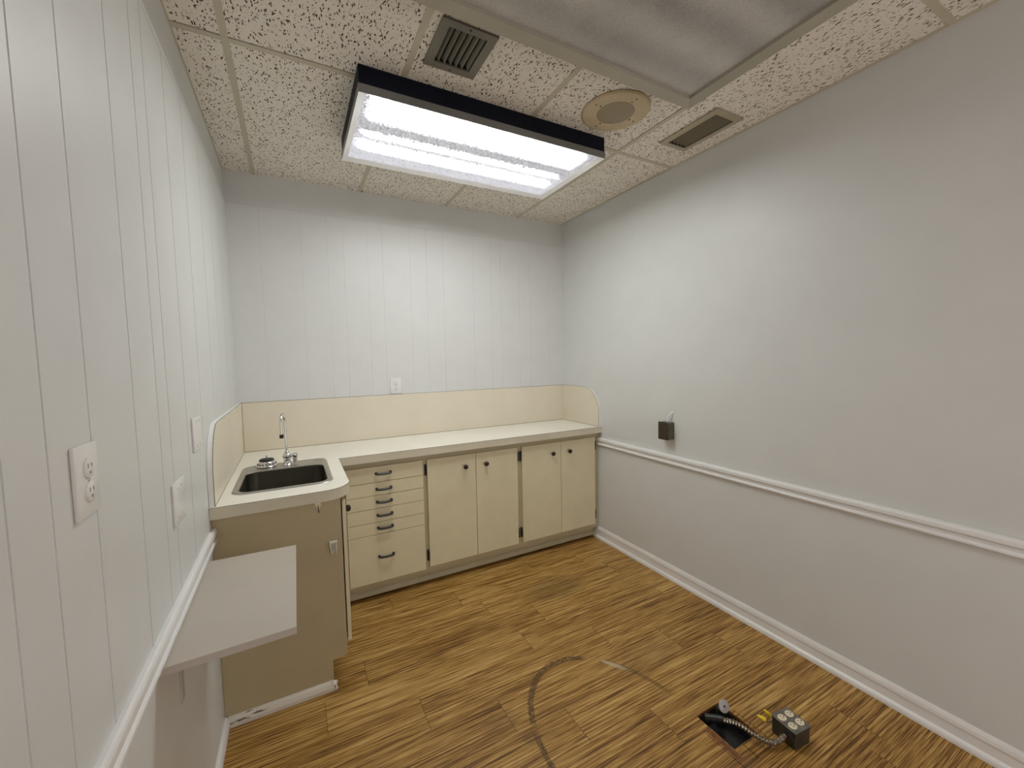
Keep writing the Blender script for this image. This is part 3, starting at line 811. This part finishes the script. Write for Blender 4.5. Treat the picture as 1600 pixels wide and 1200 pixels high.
# ------------------------------------------------------------------ faucet
fx, fy, fz = .264, -.520, zr + .0022
t = thing('faucet', 'tall chrome gooseneck faucet with one small side handle', 'faucet', (fx, fy, fz))
b = BM(); lathe(b, [(.026, 0), (.026, .003), (.021, .008), (.0165, .018), (.015, .026), (.0175, .034), (.021, .042), (.0215, .050), (.019, .058), (.014, .063), (.010, .066), (.0105, .070), (.0095, .074), (.0075, .076)], (fx, fy, fz), n=32)
link('body', b, M['chrome'], t, smooth=True)
b = BM(); R2 = .046; hx, hy = -.16, -.985
pts = [(fx, fy, fz + .07), (fx - .001, fy, fz + .12), (fx - .002, fy, fz + .17), (fx - .003, fy, fz + .235)]
for i in range(1, 15):
    a = PI * i / 14; d = R2 * (1 - math.cos(a)); pts.append((fx - .003 + hx * d, fy + hy * d, fz + .235 + R2 * math.sin(a)))
d = 2 * R2; pts += [(fx - .003 + hx * d, fy + hy * d, fz + .20), (fx - .003 + hx * d, fy + hy * d, fz + .175)]
tube(b, pts, .0062, 16)
s = link('spout', b, M['chrome'], t, smooth=True)
b = BM(); lathe(b, [(0, 0), (.009, 0), (.0100, .002), (.0100, .016), (.0088, .019), (0, .019)], (fx - .003 + hx * d, fy + hy * d, fz + .160), n=24)
link('aerator', b, M['bronze'], s, smooth=True)
b = BM(); tube(b, [(fx + .012, fy - .002, fz + .046), (fx + .030, fy - .004, fz + .045)], .0085, 16)
link('valve_stem', b, M['chrome'], t, smooth=True)
b = BM(); lathe(b, [(0, .018), (.0125, .018), (.0145, .015), (.0145, .000), (.0115, -.006), (.009, -.03), (.006, -.036), (0, -.036)], (fx + .037, fy - .006, fz + .042), n=24)
link('handle', b, M['chrome'], t, smooth=True)

# ------------------------------------------------------------------ wall shelf
SHZ = .762
t = thing('wall_shelf', 'white board shelf on the left wall under the chair rail', 'shelf', (.0, -1.52, SHZ - .019))
b = BM(); prism(b, [(PX + .001, -1.253), (.292, -1.262), (.290, -1.815), (PX + .001, -1.830)], 'z', SHZ - .019, SHZ)
for f in b.faces:
    if abs(f.normal.z) < .5: f.material_index = 1
link('board', b, None, t, mats=[M['shelf'], M['shelfedge']])
b = BM(); box(b, PX, PX + .004, -1.660, -1.628, SHZ - .215, SHZ - .0195, .0015); box(b, PX + .004, .20, -1.655, -1.625, SHZ - .0235, SHZ - .0195, .001)
link('bracket', b, M['bracket'], t)

# ------------------------------------------------------------------ floor power stub
# black stub tube and disc in the hole
t = thing('floor_conduit_stub', 'black pipe stub with round grey disc standing in the floor hole', 'pipe stub', (1.765, -2.0, -.09))
b = BM(); tube(b, [(1.775, -2.005, -.098), (1.777, -2.008, .030)], .016, 16); box(b, 1.70, 1.815, -2.115, -1.985, -.098, -.045, .004)
link('stub', b, M['black'], t, smooth=True)
rot = Matrix.Rotation(.0, 4, 'Z') @ Matrix.Rotation(math.radians(62), 4, 'X') @ Matrix.Rotation(math.radians(-12), 4, 'Y')
b = BM(); lathe(b, [(0, -.0012), (.0225, -.0012), (.0235, 0), (.0225, .0016), (.004, .0022), (.0035, .0010), (0, .0010)], (1.778, -2.022, .047), rot=rot, n=28)
link('disc', b, M['washer'], t, smooth=True)
b = BM(); lathe(b, [(.0045, .0012), (.0045, .003), (0, .003)], (1.778, -2.022, .047), rot=rot, n=12); link('screw_hole', b, M['black'], t)

t = thing('floor_outlet_box', 'small black outlet box with four cream sockets on the floor', 'outlet box', (1.917, -2.20, 0))
ang = math.radians(-5)
def rb(b): bmesh.ops.rotate(b, cent=(1.917, -2.20, 0), matrix=Matrix.Rotation(ang, 3, 'Z'), verts=b.verts[:]); return b
link('box_body', rb(bx(1.875, 1.959, -2.245, -2.155, .001, .066, .004)), M['boxmetal'], t)
cv = link('cover', rb(bx(1.873, 1.961, -2.247, -2.153, .0662, .0700, .0012)), M['boxcover'], t)
for dx in (-.0205, .0205):
    for dy in (-.020, .0195):
        b = BM(); cx, cy2 = 1.917 + dx, -2.20 + dy
        lathe(b, [(.0160, .0695), (.0160, .0722), (.0148, .073), (0, .073)], (cx, cy2, 0), n=24, sy_=.9); rb(b)
        r = link('socket', b, M['ivory'], cv, smooth=True)
        b = BM(); box(b, cx - .006, cx + .001, cy2 - .0056, cy2 - .0040, .0728, .0735); box(b, cx - .006, cx + .002, cy2 + .0040, cy2 + .0056, .0728, .0735)
        lathe(b, [(.0026, .0728), (.0026, .0735), (0, .0735)], (cx + .0085, cy2, 0), n=10); rb(b)
        # sockets' slots stay inside the socket mesh
        bmv = BM(); me = r.data; bmv.from_mesh(me)
        off = ROOT[r.name]
        for v in b.verts: v.co -= off
        merge(bmv, b, 1); bmv.to_mesh(me); bmv.free(); me.materials.append(M['black'])
# corrugated conduit from hole to box
path = bez([(1.738, -2.030, .012), (1.746, -2.050, .024), (1.762, -2.095, .036), (1.778, -2.145, .030), (1.797, -2.182, .024), (1.825, -2.200, .024), (1.872, -2.203, .030)], 26)
b = BM()
dist = [0]
for p0, p1 in zip(path, path[1:]): dist.append(dist[-1] + (p1 - p0).length)
tube(b, path, .0085, 16, rf=lambda i: .0088 + .0021 * math.sin(2 * PI * dist[i] / .0105))
link('conduit', b, M['conduit'], t, smooth=True)
b = BM(); tube(b, [(1.712, -1.990, .004), (1.742, -2.038, .020)], .0145, 16); tube(b, [(1.740, -2.035, .019), (1.746, -2.045, .0225)], .0125, 16); link('connector', b, M['black'], t, smooth=True)
for (x_, y_, z_, ax, ay) in ((1.853, -2.128, .050, 1.9, 1.1), (1.893, -2.130, .050, .4, .9)):
    d = Vector((-.55, .50, .35)).normalized() if x_ < 1.87 else Vector((-.35, .65, .50)).normalized()
    rq = Vector((0, 0, 1)).rotation_difference(d).to_matrix().to_4x4()
    b = BM(); lathe(b, [(0, -.014), (.0068, -.014), (.0082, -.006), (.0062, .006), (.0036, .016), (.0026, .017), (0, .017)], (x_, y_, z_), rot=rq, n=14)
    w = link('wire_nut', b, M['yellow'], t, smooth=True)
    b = BM(); st = Vector((x_, y_, z_)) - d * .012
    tube(b, bez([st, st - d * .012 + Vector((0, 0, -.004)), (1.896, -2.157, .045), (1.90, -2.1615, .035)], 6), .0016, 8)
    link('wire', b, M['black'], w)
